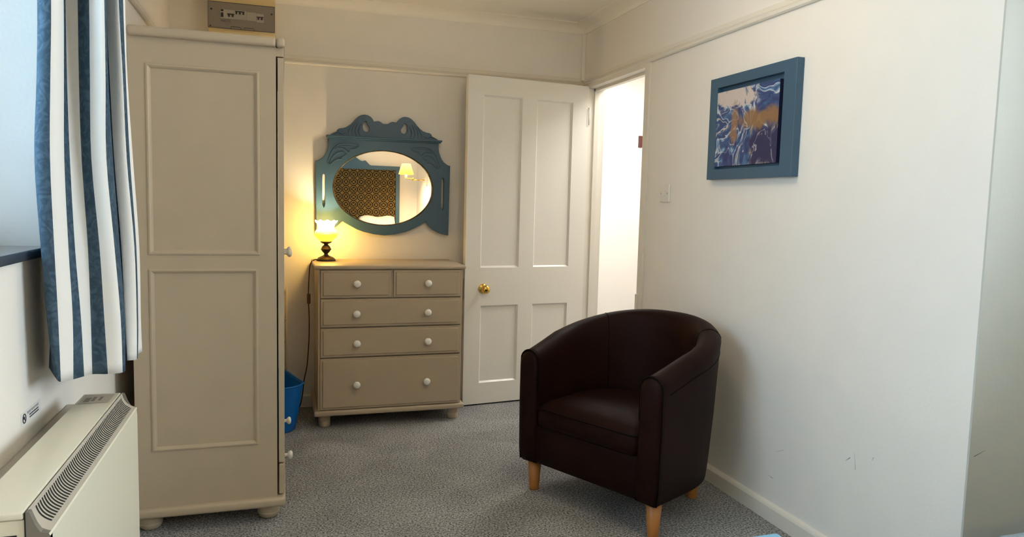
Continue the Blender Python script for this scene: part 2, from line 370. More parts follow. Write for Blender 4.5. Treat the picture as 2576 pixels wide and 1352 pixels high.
# corner batten and the door lining
b = MB(); b.box((XR-.025, YB-.02, 2.05), (XR, YB, 2.35), .004); struct('trim_5', b, WALL)
b = MB()
b.box((XR-.014, dy0-.05, 0), (XR, dy0, 1.995), .001); b.box((XR-.014, dy0-.05, 1.995), (XR, dy1+.05, 2.03), .001)
b.box((XR-.014, dy1, 0), (XR, dy1+.05, 1.995), .001)
b.box((XR-.004, dy0-.004, 0), (1.999, dy0+.008, dz1)); b.box((XR-.004, dy1-.008, 0), (1.999, dy1+.004, dz1)); b.box((XR-.004, dy0, dz1-.010), (1.999, dy1, dz1+.002))
b.box((XR+.040, dy0, 0), (XR+.070, dy0+.02, dz1-.01)); b.box((XR+.04, dy1-.022, 0), (XR+.07, dy1-.006, dz1-.01)); b.box((XR+.04, dy0, dz1-.026), (XR+.07, dy1, dz1-.008))
struct('trim_6', b, TRIM)
b = MB(); b.box((XR-.022, dy0-.022, .63), (XR-.012, dy0+.002, .77), .003); tag(b.build('lock_keep', TRIM, origin=(XR-.014, dy0, .70)), 'small white painted lock keep on the near edge of the doorway', 'lock keep')
b = MB(); b.box((2.872, 5.585, 1.745), (2.905, 5.602, 1.843), .004); tag(b.build('wall_block', BROWN, origin=(2.85, 5.60, 1.79)), 'small dark brown wooden block on the bright hall wall seen through the doorway', 'block')

# window: frame, panes, slate sill
def pane_mat():
    m = bpy.data.materials.new('window_pane_glass'); m.use_nodes = True; nt = m.node_tree; nt.nodes.clear()
    o = nt.nodes.new('ShaderNodeOutputMaterial'); t = nt.nodes.new('ShaderNodeBsdfTransparent'); g = nt.nodes.new('ShaderNodeBsdfGlossy'); g.inputs['Roughness'].default_value = .02
    f = nt.nodes.new('ShaderNodeFresnel'); x = nt.nodes.new('ShaderNodeMixShader'); t.inputs[0].default_value = (.93, .97, .97, 1)
    nt.links.new(f.outputs[0], x.inputs[0]); nt.links.new(t.outputs[0], x.inputs[1]); nt.links.new(g.outputs[0], x.inputs[2]); nt.links.new(x.outputs[0], o.inputs[0]); return m
PANE = pane_mat()
for wn, a0, a1, c0, c1, fx0, fx1 in (('window_1', wy0, wy1, wz0+.02, wz1, -.86, -.80), ('added_window', 0, 1.2, .95, 2.15, 2.62, 2.68)):  # the recess one is unseen, added to let in more light
    wf = MB(); am = (a0+a1)/2
    for y0, y1 in ((a0, a0+.05), (a1-.05, a1), (am-.025, am+.025)): wf.box((fx0, y0, c0), (fx1, y1, c1), .004)
    for z0, z1 in ((c0, c0+.055), (c1-.05, c1)): wf.box((fx0, a0, z0), (fx1, a1, z1), .004)
    wo = struct(wn, wf, TRIM); xm = (fx0+fx1)/2
    for y0, y1 in ((a0+.05, am-.025), (am+.025, a1-.05)):
        b = MB(); b.box((xm-.003, y0, c0+.05), (xm+.003, y1, c1-.05)); b.build('window_pane', PANE, wo)
b = MB(); b.box((-.80, wy0, wz0), (XL+.012, wy1-.001, wz0+.024), .003); struct('trim_7', b, SLATE)

# ------------------------------------------------------------------ panelled door standing open
ang = math.radians(7); DE = Vector((1.06, 4.254, .01)); dd = Vector((math.cos(ang), math.sin(ang), 0)); dn = Vector((-dd.y, dd.x, 0))
def dfr(u, v, d): return DE + dd*u + Vector((0, 0, v)) + dn*d
DW, DH, DT = .822, 1.993, .036
rects = [(.098, .845, .355, 1.882), (.455, .845, .707, 1.882), (.110, .130, .358, .611), (.457, .130, .707, .611)]
rects[2] = (.104, .130, .358, .611)
b = MB(); b.face(dfr, DW, DH, rects, [(.002, .004), (.008, .010), (.010, .013)], DT)
droot = thing('door_1', None, None, (1.885, 4.36, 0)); droot['kind'] = 'structure'
b.build('door_leaf', DOORP, droot)
def along(prof, base, axis, seg=28):
    """lathe about an arbitrary axis"""
    bb = MB(); axis = axis.normalized(); u = axis.orthogonal().normalized(); v = axis.cross(u)
    bb.grid([[base + axis*h + (u*math.cos(2*PI*k/seg)+v*math.sin(2*PI*k/seg))*r for k in range(seg)] for r, h in prof], True, 0, True, True)
    return bb
kb = along([(.0, 0), (.029, 0), (.030, .003), (.026, .007), (.014, .010), (.010, .016), (.010, .024), (.016, .029), (.0245, .036), (.027, .046), (.025, .055), (.018, .062), (.008, .066), (.0, .0665)], dfr(.119, .717, 0), -dn)
kb.build('door_knob', BRASS, droot)
for z in (1.75, .22):
    b = MB(); p = dfr(DW-.004, z, -.001); b.box((p.x-.008, p.y-.0015, z), (p.x+.006, p.y+.004, z+.11), .001)
    b.tube([dfr(DW+.003, z, -.002), dfr(DW+.003, z+.11, -.002)], .0045); b.build('hinge', DOORP, droot)
b = MB(); p = dfr(0, .70, 0); b.box((p.x-.0035, p.y+.010, .66), (p.x+.004, p.y+.028, .79), .001); b.build('latch_plate', STEEL, droot)

# ------------------------------------------------------------------ wardrobe
WX0, WX1, WY0, WY1 = -.505, -.014, 2.87, 3.79
wr = thing('wardrobe', 'tall cream painted wardrobe on bun feet beside the striped curtain', 'wardrobe', ((WX0+WX1)/2, (WY0+WY1)/2, 0))
def wfr(u, v, d): return Vector((WX0+u, WY0+d, .095+v))
b = MB(); b.face(wfr, WX1-WX0, 1.71, [(.054, .213, .426, .889), (.054, .938, .434, 1.614)], [(.003, -.004), (.008, -.005), (.013, -.001), (.017, .004), (.018, .005)], .02)
b.build('side_panel', CREAM, wr)
b = MB(); b.box((WX0, WY0+.02, .095), (WX1-.004, WY1, 1.80)); b.build('carcass', CREAM, wr)
b = MB(); b.box((WX1-.008, WY0+.016, .102), (WX1+.002, WY1-.01, 1.765)); b.build('door_gap', DARK, wr)
def bull(x0, x1, z0, z1): pass
b = MB(); b.box((WX0, WY0-.022, 1.797), (WX1+.001, WY1+.02, 1.832), .012, 4); b.box((WX1+.0015, WY0-.022, 1.797), (.018, WY1+.02, 1.832), .010, 4); b.build('cornice', CREAM, wr)
b = MB(); b.box((WX1-.004, WY0+.003, 1.766), (.013, WY1, 1.798), .002); b.build('frieze', CREAM, wr)
b = MB(); b.box((WX0-.004, WY0-.022, .062), (.016, WY1+.02, .098), .012, 4); b.build('plinth', CREAM, wr)
bun = [(0, 0), (.026, 0), (.036, .008), (.0415, .022), (.0415, .026), (.0400, .027), (.0415, .029), (.040, .042), (.032, .055), (.022, .063), (0, .063)]
for x, y in ((-.468, 2.925), (-.047, 2.925), (-.468, 3.74), (-.047, 3.74)):
    b = MB(); b.lathe(bun, (x, y, 0)); b.build('foot', CREAM, wr)
kprof = [(0, 0), (.009, 0), (.0075, .006), (.008, .012), (.014, .016), (.018, .021), (.018, .026), (.014, .031), (.006, .033), (0, .0335)]
for y0, y1, ky in ((WY0+.004, 3.328, 3.26), (3.332, WY1-.004, 3.40)):
    b = MB(); b.face(lambda u, v, d: Vector((.013-d, y0+u, .232+v)), y1-y0, 1.53, [(.07, .09, y1-y0-.07, .70), (.07, .78, y1-y0-.07, 1.43)], [(.004, .003), (.015, .008)], .021)
    dr = b.build('door', CREAM, wr); b = MB(); b.lathe(kprof, (.013, ky, 1.015), axis='X'); b.build('knob', KNOB, dr)
b = MB(); b.box((-.008, WY0+.004, .106), (.013, WY1-.004, .224), .003); dr = b.build('drawer', CREAM, wr)
for ky in (3.08, 3.57):
    b = MB(); b.lathe(kprof, (.013, ky, .187), axis='X'); b.build('knob', KNOB, dr)

# ------------------------------------------------------------------ chest of drawers
cd = thing('chest_of_drawers', 'cream painted chest of drawers with white knobs against the back wall', 'chest of drawers', (.588, 4.24, 0))
b = MB(); b.box((.190, 4.016, .10), (.985, 4.44, .872)); b.box((.190, 4.006, .10), (.203, 4.03, .872), .002); b.box((.974, 4.006, .10), (.985, 4.03, .872), .002)
b.box((.582, 4.006, .715), (.592, 4.03, .872), .001); b.build('carcass', CREAM, cd)
b = MB(); b.box((.170, 3.985, .872), (1.002, 4.455, .894), .009, 4); b.build('top', CREAM, cd)
b = MB(); b.box((.170, 3.985, .070), (1.002, 4.455, .100), .010, 4); b.build('plinth', CREAM, cd)
foot = [(0, 0), (.030, 0), (.033, .006), (.033, .030), (.0315, .032), (.033, .034), (.034, .05), (.034, .07), (0, .07)]
for x, y in ((.228, 4.06), (.952, 4.06), (.228, 4.40), (.952, 4.40)):
    b = MB(); b.lathe(foot, (x, y, 0)); b.build('foot', CREAM, cd)
dk = [(0, 0), (.010, 0), (.008, .008), (.010, .014), (.016, .018), (.0195, .024), (.0195, .029), (.016, .035), (.009, .038), (0, .0385)]
for x0, x1, z0, z1, kx in ((.204, .581, .719, .869, (.393,)), (.593, .973, .719, .869, (.781,)), (.204, .973, .560, .712, (.392, .781)), (.204, .975, .395, .552, (.394, .783)), (.202, .977, .104, .387, (.394, .780))):
    b = MB(); b.face(lambda u, v, d: Vector((x0+u, 4.000+d, z0+v)), x1-x0, z1-z0, [(0, 0, x1-x0, z1-z0)], [(.0005, -.004), (.012, -.004), (.015, -.012), (.018, -.012)], .03)
    dr = b.build('drawer', CREAM, cd)
    for k in kx:
        b = MB(); b.lathe(dk, (k, 3.988, {.719: .797, .56: .634, .395: .471, .104: .243}[z0]), axis='-Y'); b.build('knob', KNOB, dr)

# ------------------------------------------------------------------ table lamp
LX, LY, LZ = .250, 4.315, .8945
tl = thing('table_lamp', 'small dark bronze oil-style lamp with lit yellow glass shade on the chest of drawers', 'lamp', (LX, LY, LZ))
b = MB(); b.lathe([(0, 0), (.053, 0), (.055, .003), (.053, .009), (.050, .011), (.044, .018), (.030, .025), (.016, .031), (.011, .037), (.011, .042), (.020, .051), (.026, .060), (.0275, .0645), (.031, .066), (.031, .068), (.0275, .0695), (.025, .078), (.018, .087), (.011, .092), (.012, .096), (.024, .101), (.032, .107), (.033, .112), (.030, .112), (0, .110)], (LX, LY, LZ), 32)
b.build('base', IRON, tl)
def glow(name, low, high, z0, z1, s_low, s_high, tint, clear):
    m = bpy.data.materials.new(name); m.use_nodes = True; nt = m.node_tree; p = nt.nodes['Principled BSDF']
    p.inputs['Base Color'].default_value = lin((240, 200, 60)); p.inputs['Roughness'].default_value = .25
    tc = nt.nodes.new('ShaderNodeTexCoord'); sp = nt.nodes.new('ShaderNodeSeparateXYZ'); nt.links.new(tc.outputs['Object'], sp.inputs[0])
    mr = nt.nodes.new('ShaderNodeMapRange'); mr.inputs['From Min'].default_value = z0; mr.inputs['From Max'].default_value = z1; nt.links.new(sp.outputs[2], mr.inputs['Value'])
    mx = nt.nodes.new('ShaderNodeMix'); mx.data_type = 'RGBA'; mx.inputs[6].default_value = lin(low); mx.inputs[7].default_value = lin(high)
    nt.links.new(mr.outputs[0], mx.inputs[0]); nt.links.new(mx.outputs[2], p.inputs['Emission Color'])
    m2 = nt.nodes.new('ShaderNodeMapRange'); m2.inputs['To Min'].default_value = s_low; m2.inputs['To Max'].default_value = s_high
    nt.links.new(mr.outputs[0], m2.inputs['Value']); nt.links.new(m2.outputs[0], p.inputs['Emission Strength'])
    t = nt.nodes.new('ShaderNodeBsdfTransparent'); t.inputs[0].default_value = lin(tint); x = nt.nodes.new('ShaderNodeMixShader'); x.inputs[0].default_value = clear
    nt.links.new(p.outputs[0], x.inputs[1]); nt.links.new(t.outputs[0], x.inputs[2]); nt.links.new(x.outputs[0], nt.nodes['Material Output'].inputs[0])
    return m
GLOW = glow('lit_yellow_glass', (255, 222, 0), (255, 246, 190), .15, .19, 1.2, 7.0, (255, 222, 130), .35)
prof = [(.029, .111), (.036, .116), (.052, .130), (.062, .144), (.065, .154), (.063, .164), (.055, .175), (.047, .183), (.0455, .190), (.046, .200), (.049, .210)]
rows = []; SEG = 64
for r, z in prof: rows.append([(LX+r*math.cos(2*PI*k/SEG), LY+r*math.sin(2*PI*k/SEG), LZ+z) for k in range(SEG)])
for r, z, am in ((.053, .216, .3), (.059, .221, .8), (.062, .226, 1), (.060, .230, 1)):
    rows.append([(LX+(r+.003*am*math.cos(9*2*PI*k/SEG))*math.cos(2*PI*k/SEG), LY+(r+.003*am*math.cos(9*2*PI*k/SEG))*math.sin(2*PI*k/SEG), LZ+z+.004*am*math.cos(9*2*PI*k/SEG)) for k in range(SEG)])
b = MB(); b.grid(rows, True); sh = b.build('lamp_shade', GLOW, tl)
lamp('table_lamp_bulb', 'POINT', (LX, LY, LZ+.165), 11, (1.0, .79, .45), shadow_soft_size=.02)
# cord with in-line switch, over the side of the chest and down behind the bin
cpts = cr_interp([(LX-.05, LY+.005, LZ+.006), (.185, 4.312, LZ+.005), (.163, 4.31, .875), (.155, 4.305, .80), (.152, 4.30, .68), (.156, 4.30, .56), (.155, 4.30, .45), (.150, 4.30, .36), (.143, 4.30, .28), (.128, 4.31, .20), (.118, 4.34, .10), (.10, 4.38, .02), (.05, 4.42, .006)], 8)
b = MB(); b.tube(cpts, .0032, 8); b.build('cord', CABLE, tl)
b = MB(); b.box((.143, 4.288, .648), (.163, 4.312, .706), .005, 3); b.build('inline_switch', SWBR, tl)

# ------------------------------------------------------------------ mirror
MY = 4.432
mr_ = thing('wall_mirror', 'oval wall mirror in a carved teal painted frame above the chest of drawers', 'mirror', (.597, YB, 1.04))
def mfr(u, v, d): return (u, MY+.012+d, v)
OC = (.594, 1.322); OA, OB = .303, .2275
half = [(.597, 1.040), (.535, 1.046), (.472, 1.061), (.435, 1.075), (.403, 1.092), (.370, 1.110), (.343, 1.128), (.330, 1.107), (.311, 1.088), (.290, 1.072), (.267, 1.060), (.240, 1.051), (.203, 1.044), (.199, 1.469), (.210, 1.471), (.222, 1.478), (.238, 1.489), (.250, 1.504), (.260, 1.524), (.268, 1.545), (.272, 1.568), (.273, 1.605)]
right = [(2*.597-u, v) for u, v in half[1:]]
outer = half + right[::-1]
ell = [(OC[0]+OA*math.cos(2*PI*k/72), OC[1]+OB*math.sin(2*PI*k/72)) for k in range(72)]
def slot(cx):
    L = [(cx-.010, 1.380), (cx-.008, 1.392), (cx, 1.399), (cx+.008, 1.392), (cx+.010, 1.380)]
    return L + [(cx+.010, 1.217), (cx+.006, 1.205), (cx, 1.193), (cx-.006, 1.205), (cx-.010, 1.217)]
outline('frame', [outer, ell, slot(.243), slot(.953)], -.012, .012, mfr, TEAL, mr_, .002)
ch = [(.273, 1.618), (.290, 1.630), (.318, 1.643), (.322, 1.655), (.332, 1.661), (.352, 1.664), (.372, 1.671), (.392, 1.685), (.410, 1.703), (.425, 1.722), (.442, 1.738), (.460, 1.747), (.478, 1.750), (.496, 1.747), (.512, 1.738), (.523, 1.726), (.531, 1.711), (.545, 1.715), (.558, 1.716), (.570, 1.712), (.580, 1.704), (.590, 1.701)]
crest = ch + [(2*.599-u, v) for u, v in ch[::-1]] + [(.930, 1.612), (.270, 1.612)]
def paisley(cx, s):
    P = [(.000, .036), (-.014, .028), (-.020, .010), (-.020, -.006), (-.014, -.022), (-.001, -.031), (.013, -.029), (.022, -.018), (.023, -.005), (.016, .006), (.009, .016), (.006, .027)]
    Q = cr_interp(P + [P[0]], 4)[:-1]
    return [(cx+s*u, 1.680+v) for u, v in Q]
outline('crest', [crest, paisley(.485, 1), paisley(.713, -1)], -.010, .010, mfr, TEAL, mr_, .002)
b = MB(); b.box((.262, MY-.020, 1.604), (.934, MY+.022, 1.610), .002); b.box((.256, MY-.028, 1.610), (.940, MY+.022, 1.621), .003); b.build('shelf_moulding', TEAL, mr_)
# carved leaves, raised on the frame
carv = (MB(), MB())
def carve(pts, r=.0036):
    for s in (0, 1):
        b = carv[s]
        q = [((u if not s else 2*.597-u), MY-.0015, v) for u, v in cr_interp(pts, 6)]
        n = len(q); b.tube(q, [r*(.35+.65*math.sin(PI*min(max((i+.5)/n, .0), 1))) for i in range(n)], 6)
carve([(.262, 1.462), (.276, 1.500), (.292, 1.535), (.318, 1.562), (.352, 1.574), (.40, 1.573), (.446, 1.568)])
carve([(.446, 1.568), (.43, 1.553), (.405, 1.545), (.39, 1.545)])
carve([(.392, 1.552), (.388, 1.533), (.38, 1.525), (.366, 1.538), (.345, 1.547), (.322, 1.544)])
carve([(.276, 1.462), (.294, 1.497), (.318, 1.518), (.345, 1.525), (.360, 1.520)])
carve([(.262, 1.462), (.279, 1.452), (.298, 1.470), (.322, 1.482), (.342, 1.484), (.345, 1.495), (.36, 1.505), (.372, 1.516)])
carve([(.30, 1.538), (.33, 1.556), (.37, 1.563), (.41, 1.563)], .002)
MYC = MY+.0005
for P in ([(.382, 1.630), (.385, 1.655), (.398, 1.682), (.412, 1.700)], [(.402, 1.630), (.402, 1.655), (.412, 1.682), (.428, 1.706)], [(.430, 1.628), (.422, 1.648), (.426, 1.676), (.440, 1.704)], [(.452, 1.626), (.442, 1.648), (.446, 1.674), (.458, 1.696)], [(.300, 1.632), (.325, 1.640), (.345, 1.632), (.368, 1.642)]):
    for s in (0, 1):
        b = carv[s]
        q = [((u if not s else 2*.599-u), MYC, v) for u, v in cr_interp(P, 6)]; n = len(q)
        b.tube(q, [.0034*(.3+.7*math.sin(PI*(i+.5)/n)) for i in range(n)], 6)
for b in carv: b.build('carving', TEAL, mr_)
# glass: flat oval with a bevelled border
b = MB(); rows = []
for s, d in ((1.0, .010), (.945, .0065)): rows.append([(OC[0]+(OA+.004)*s*math.cos(2*PI*k/96), MY+d, OC[1]+(OB+.004)*s*math.sin(2*PI*k/96)) for k in range(96)])
b.add(rows[1], [list(range(96))]); gl = b.build('glass', MIRROR, mr_)
b = MB(); b.grid(rows, True, smooth=False); b.build('glass_bevel', mat('bronze_mirror_bevel', (170, 146, 108), .12, metal=1, var=.45, vscale=45), gl)  # border ring in mottled bronze-coloured metal
for x, z in ((.262, 1.591), (.931, 1.585)):
    b = MB(); b.lathe([(0, 0), (.009, 0), (.009, .004), (.0045, .004), (.004, .002), (0, .002)], (x, YB-.002, z), 20, '-Y'); b.box((min(x, x+.02*(1 if x < .6 else -1)), YB-.006, z-.005), (max(x, x+.02*(1 if x < .6 else -1)), YB-.002, z+.012)); b.build('mirror_plate', KNOB, mr_)

# ------------------------------------------------------------------ consumer unit on the back wall
cu_o = thing('fuse_box', 'cream fuse box with smoked grey cover on the wall above the wardrobe', 'fuse box', (-.195, YB, 2.13))
b = MB(); b.box((-.368, 4.335, 2.131), (-.023, YB, 2.372), .006, 3); b.box((-.29, 4.329, 2.131), (-.10, 4.338, 2.145), .002); b.build('case', CUBODY, cu_o)
b = MB(); b.box((-.367, 4.322, 2.153), (-.026, 4.338, 2.291), .002); b.build('cover', CUDARK, cu_o)
b = MB()
for x0, x1, z0, z1 in ((-.367, -.3655, 2.153, 2.291), (-.0275, -.026, 2.153, 2.291), (-.367, -.026, 2.153, 2.1545), (-.367, -.026, 2.289, 2.291)): b.box((x0, 4.3205, z0), (x1, 4.3235, z1))
b.tube([(-.253, 4.3215, 2.155), (-.251, 4.3215, 2.166), (-.208, 4.3215, 2.165), (-.198, 4.3215, 2.156)], .0012, 5); b.tube([(-.185, 4.3215, 2.156), (-.183, 4.3215, 2.165), (-.137, 4.3215, 2.165), (-.132, 4.3215, 2.155)], .0012, 5)
for x, z in ((-.349, 2.250), (-.043, 2.250)): b.lathe([(0, 0), (.0045, 0), (.0045, .002), (0, .002)], (x, 4.322, z), 14, '-Y')
b.add([(-.361, 4.3213, 2.158), (-.349, 4.3213, 2.158), (-.355, 4.3213, 2.168)], [[0, 1, 2]]); b.build('cover_edging', CUDK, cu_o)
b = MB(); b.box((-.306, 4.3200, 2.205), (-.172, 4.3225, 2.253), .0005); b.box((-.121, 4.3200, 2.200), (-.083, 4.3225, 2.247), .0005); b.box((-.171, 4.3207, 2.205), (-.122, 4.3222, 2.250), .0005); b.build('breaker_row', CUDEV, cu_o)
b = MB()
for x0, x1, z0, z1 in ((-.302, -.289, 2.242, 2.252), (-.302, -.289, 2.212, 2.235), (-.270, -.234, 2.227, 2.233), (-.265, -.256, 2.216, 2.228), (-.248, -.238, 2.216, 2.228), (-.230, -.182, 2.245, 2.250), (-.228, -.219, 2.233, 2.247), (-.211, -.201, 2.233, 2.247), (-.193, -.183, 2.233, 2.247), (0, 0, 0, 0)):
    if x1: b = MB(); b.box((x0, 4.3180, z0), (x1, 4.3205, z1), .0004); b.build('breaker_toggle', CUDK, cu_o)
b = MB()
for z in (2.1945, 2.189): b.box((-.302, 4.3195, z), (-.277, 4.3205, z+.0025))
for z in (2.199, 2.189): b.box((-.270, 4.3200, z), (-.256, 4.3212, z+.001))
for x in (-.270, -.256): b.box((x, 4.3200, 2.189), (x+.001, 4.3212, 2.20))
b.build('cover_print', GREYINK, cu_o)
b = MB(); b.box((-.120, 4.3180, 2.226), (-.085, 4.3205, 2.231)); b.box((-.116, 4.3180, 2.214), (-.106, 4.3205, 2.228), .0005); b.box((-.099, 4.3180, 2.214), (-.089, 4.3205, 2.228), .0005); b.build('main_switch_toggle', CURED, cu_o)

# ------------------------------------------------------------------ blue bin and wire rack behind the wardrobe
bn = thing('waste_bin', 'blue plastic waste bin on the carpet between wardrobe and chest of drawers', 'bin', (-.05, 4.10, 0))
def binloop(s, z, cx=-.055, cy=4.135):
    P1, P2 = (.113, 4.015), (.022, 4.330)
    ring = [P1, (.0675, 4.1725), P2, (-.05, 4.365), (-.16, 4.34), (-.235, 4.25), (-.25, 4.12), (-.205, 3.99), (-.11, 3.91), (0.0, 3.888), (.070, 3.915), (.104, 3.965)]
    sub = []
    n = len(ring)
    for i in range(n):
        p0, p1, p2, p3 = ring[i-1], ring[i], ring[(i+1) % n], ring[(i+2) % n]
        for k in range(5):
            t = k/5
            if i in (0, 1): sub.append((p1[0]+(p2[0]-p1[0])*t, p1[1]+(p2[1]-p1[1])*t))
            else:
                sub.append(tuple(.5*(2*b_+(c_-a_)*t+(2*a_-5*b_+4*c_-d_)*t*t+(3*b_-a_-3*c_+d_)*t**3) for a_, b_, c_, d_ in zip(p0, p1, p2, p3)))
    return [(cx+(x-cx)*s, cy+(y-cy)*s, z) for x, y in sub]
b = MB(); rows = [binloop(.70, .002), binloop(.74, .001), binloop(.76, .010), binloop(.88, .13), binloop(.985, .25), binloop(1.0, .258), binloop(1.0, .264), binloop(.975, .264), binloop(.96, .25), binloop(.86, .13), binloop(.74, .014)]
b.grid(rows, True); b.add(rows[0], [list(range(len(rows[0])))]); b.add(rows[-1], [list(range(len(rows[0])))])
b.build('tub', BLUEPL, bn)
b = MB(); b.tube(binloop(.995, .262), .0045, 6, closed=True); b.build('rim', BLUEPL, bn)
rk = thing('wire_rack', 'cream wire rack standing against the back wall behind the blue bin', 'rack', (-.12, 4.42, 0))
b = MB()
for x in (-.26, .034):
    for y in (4.385, 4.445): b.tube([(x, y, .002), (x, y, .728)], .004)
b.build('upright', WIRE, rk)
for z in (.712, .695, .548, .402, .262, .12):
    b = MB(); b.tube([(-.26, 4.385, z), (.034, 4.385, z)], .0035, 6); b.tube([(-.26, 4.445, z), (.034, 4.445, z)], .0035, 6)
    for x in (-.26, .034, .018): b.tube([(x, 4.385, z), (x, 4.445, z)], .003, 6)
    for k in range(9): b.tube([(-.25+.03*k, 4.385, z), (-.25+.03*k, 4.445, z)], .002, 5)
    b.build('shelf', WIRE, rk)

# ------------------------------------------------------------------ picture and light switch on the right wall
pc = thing('framed_painting', 'square blue and gold swirl painting in a wide teal frame on the right wall', 'painting', (XR, 2.635, 1.60))
FX = XR-.034
def pfr(u, v, d): return (FX+d, 2.924-u, 1.380+v)   # u runs towards the camera
PW, PH = .578, .446
b = MB(); ring = [(0, 0, PW, PH), (.052, .037, PW-.092, PH-.058)]
oy0, oy1, oz0, oz1 = 2.345, 2.924, 1.379, 1.826
iy0, iy1, iz0, iz1 = 2.418, 2.868, 1.424, 1.782
b.box((FX, oy0, oz0), (XR-.001, iy0, oz1), .002); b.box((FX, iy1, oz0), (XR-.001, oy1, oz1), .002); b.box((FX, iy0-.002, oz0), (XR-.001, iy1+.002, iz0), .0015); b.box((FX, iy0-.002, iz1), (XR-.001, iy1+.002, oz1), .0015)
b.build('frame', TEAL, pc)
b = MB(); b.box((XR-.008, iy0-.004, iz0-.004), (XR-.002, iy1+.004, iz1+.004)); b.build('backing', TEAL, pc)
b = MB(); cy0, cy1, cz0, cz1 = 2.442, 2.868, 1.436, 1.760
b.add([(FX+.003, cy0, cz0), (FX+.003, cy1, cz0), (FX+.003, cy1, cz1), (FX+.003, cy0, cz1)], [[0, 1, 2, 3]], 0)
b.add([(FX+.003, cy0, cz0), (FX+.003, cy1, cz0), (FX+.003, cy1, cz1), (FX+.003, cy0, cz1), (XR-.008, cy0, cz0), (XR-.008, cy1, cz0), (XR-.008, cy1, cz1), (XR-.008, cy0, cz1)], [[0, 1, 5, 4], [1, 2, 6, 5], [2, 3, 7, 6], [3, 0, 4, 7]], 1)
b.build('canvas', [ART, PIC_BLACK], pc)
sw = thing('light_switch', 'white square light switch on the right wall beside the doorway', 'light switch', (XR, 3.345, 1.32))
b = MB(); b.box((XR-.010, 3.298, 1.276), (XR, 3.394, 1.366), .005, 3); b.build('plate', PLASTIC, sw)
b = MB(); b.box((XR-.015, 3.334, 1.307), (XR-.008, 3.358, 1.337), .002); b.build('rocker', PLASTIC, sw)
for y in (3.314, 3.378):
    b = MB(); b.lathe([(0, 0), (.004, 0), (.004, .0015), (0, .0015)], (XR-.0095, y, 1.321), 12, '-X'); b.build('screw', STEEL, sw)

# ------------------------------------------------------------------ tub chair
A = Vector((1.061, 2.931, 0)); B = Vector((1.345, 2.374, 0)); sx = (B-A).normalized(); sf = Vector((sx.y, -sx.x, 0)); CM = (A+B)/2
def cw(x, f, z): return CM + sx*x + sf*f + Vector((0, 0, z))
tc_ = thing('tub_chair', 'dark brown leather tub armchair with short oak legs near the doorway', 'armchair', tuple(cw(0, -.25, 0)))
T = .098; HW = .313; ST = -.16; BB = .355
def path(t):
    """t 0..1 from left front to right front; centre line of the shell, outward normal, rise fraction"""
    L1 = .045-ST; arc = PI*(HW+BB)/2; tot = 2*L1+arc; s = t*tot
    if s < L1: return (-HW, .045-s), (-1, 0), s/(tot/2)
    if s > L1+arc: return (HW, ST+(s-L1-arc)), (1, 0), (tot-s)/(tot/2)
    a = (s-L1)/arc*PI
    e = 2/2.25
    c, sn = math.cos(a), math.sin(a)
    x = -HW*math.copysign(abs(c)**e, c); f = ST - BB*abs(sn)**e
    nx, nf = -c/HW, -sn/BB
    l = math.hypot(nx, nf); return (x, f), (nx/l, nf/l), 1-abs(s-tot/2)/(tot/2)
def shell_sec(t):
    (x, f), (nx, nf), k = path(t)
    h = .626 + .156*(math.sin(PI/2*min(1, k*1.02)))**1.15
    fl = .028*min(1, k*2.5)
    P = [(T/2-.022, .136), (T/2-.010, .142), (T/2-.004, .20), (T/2+fl*.35, .40), (T/2+fl*.8, h-.075)]
    rr = T/2
    for a in (15, 35, 55, 75, 90, 105, 125, 145, 165): P.append((fl + rr*math.cos(math.radians(a)), h-rr*.92+rr*.92*math.sin(math.radians(a))))
    P += [(-T/2+fl*.7, h-.09), (-T/2+fl*.3, .45), (-T/2-.002, .36), (-T/2-.004, .14)]
    return [cw(x+nx*o, f+nf*o, z) for o, z in P]
NS = 72
rows = [shell_sec(i/NS) for i in range(NS+1)]
b = MB(); b.grid(rows, False)
for r_, s in ((rows[0], 1), (rows[-1], 1)):   # padded front faces of the arms
    c = sum((Vector(p) for p in r_), Vector())/len(r_)
    lay = [r_]
    for sc_, d in ((.93, .010), (.75, .017), (.4, .020)): lay.append([c + (Vector(p)-c)*sc_ + sf*d for p in r_])
    b.grid(lay, True); b.add(lay[-1], [list(range(len(r_)))])
b.build('shell', LEATHER, tc_)
for r_ in (rows[0], rows[-1]):
    b = MB(); b.tube([Vector(p)+sf*.003 for p in r_[1:-2]], .0042, 6); b.build('piping', PIPE, tc_)
b = MB()   # seams over the shell: inside back, rim and sides
for t in (.30, .70): b.tube([Vector(p) for p in shell_sec(t)[4:-1]], .0022, 5)
def rimpt(i, j): return Vector(rows[i][j])
b.tube([rimpt(i, 4) for i in range(2, NS-1)], .0022, 5)
b.build('seam', PIPE, tc_)
# seat base with its front rail
b = MB(); rows2 = []
def basept(x, f, z): return cw(x, f, z)
prof = [(.030, .136), (.042, .142), (.047, .16), (.047, .29), (.043, .305), (.03, .312)]
b.grid([[cw(x, f, z) for f, z in prof] for x in [-.268+.536*i/12 for i in range(13)]], False)
out = [(-.27, .03), (.27, .03), (.27, -.2), (.22, -.38), (.1, -.49), (-.1, -.49), (-.22, -.38), (-.27, -.2)]
b.add([cw(x, f, .138) for x, f in out] + [cw(x, f, .30) for x, f in out], [list(range(8))[::-1], [8+i for i in range(8)]] + [[i, (i+1) % 8, 8+(i+1) % 8, 8+i] for i in range(8)])
b.build('front_rail', LEATHER, tc_)
for x in (-.266, .262):
    b = MB(); b.tube([cw(x, .049, .142), cw(x, .050, .30)], .003, 5); b.build('rail_seam', PIPE, tc_)
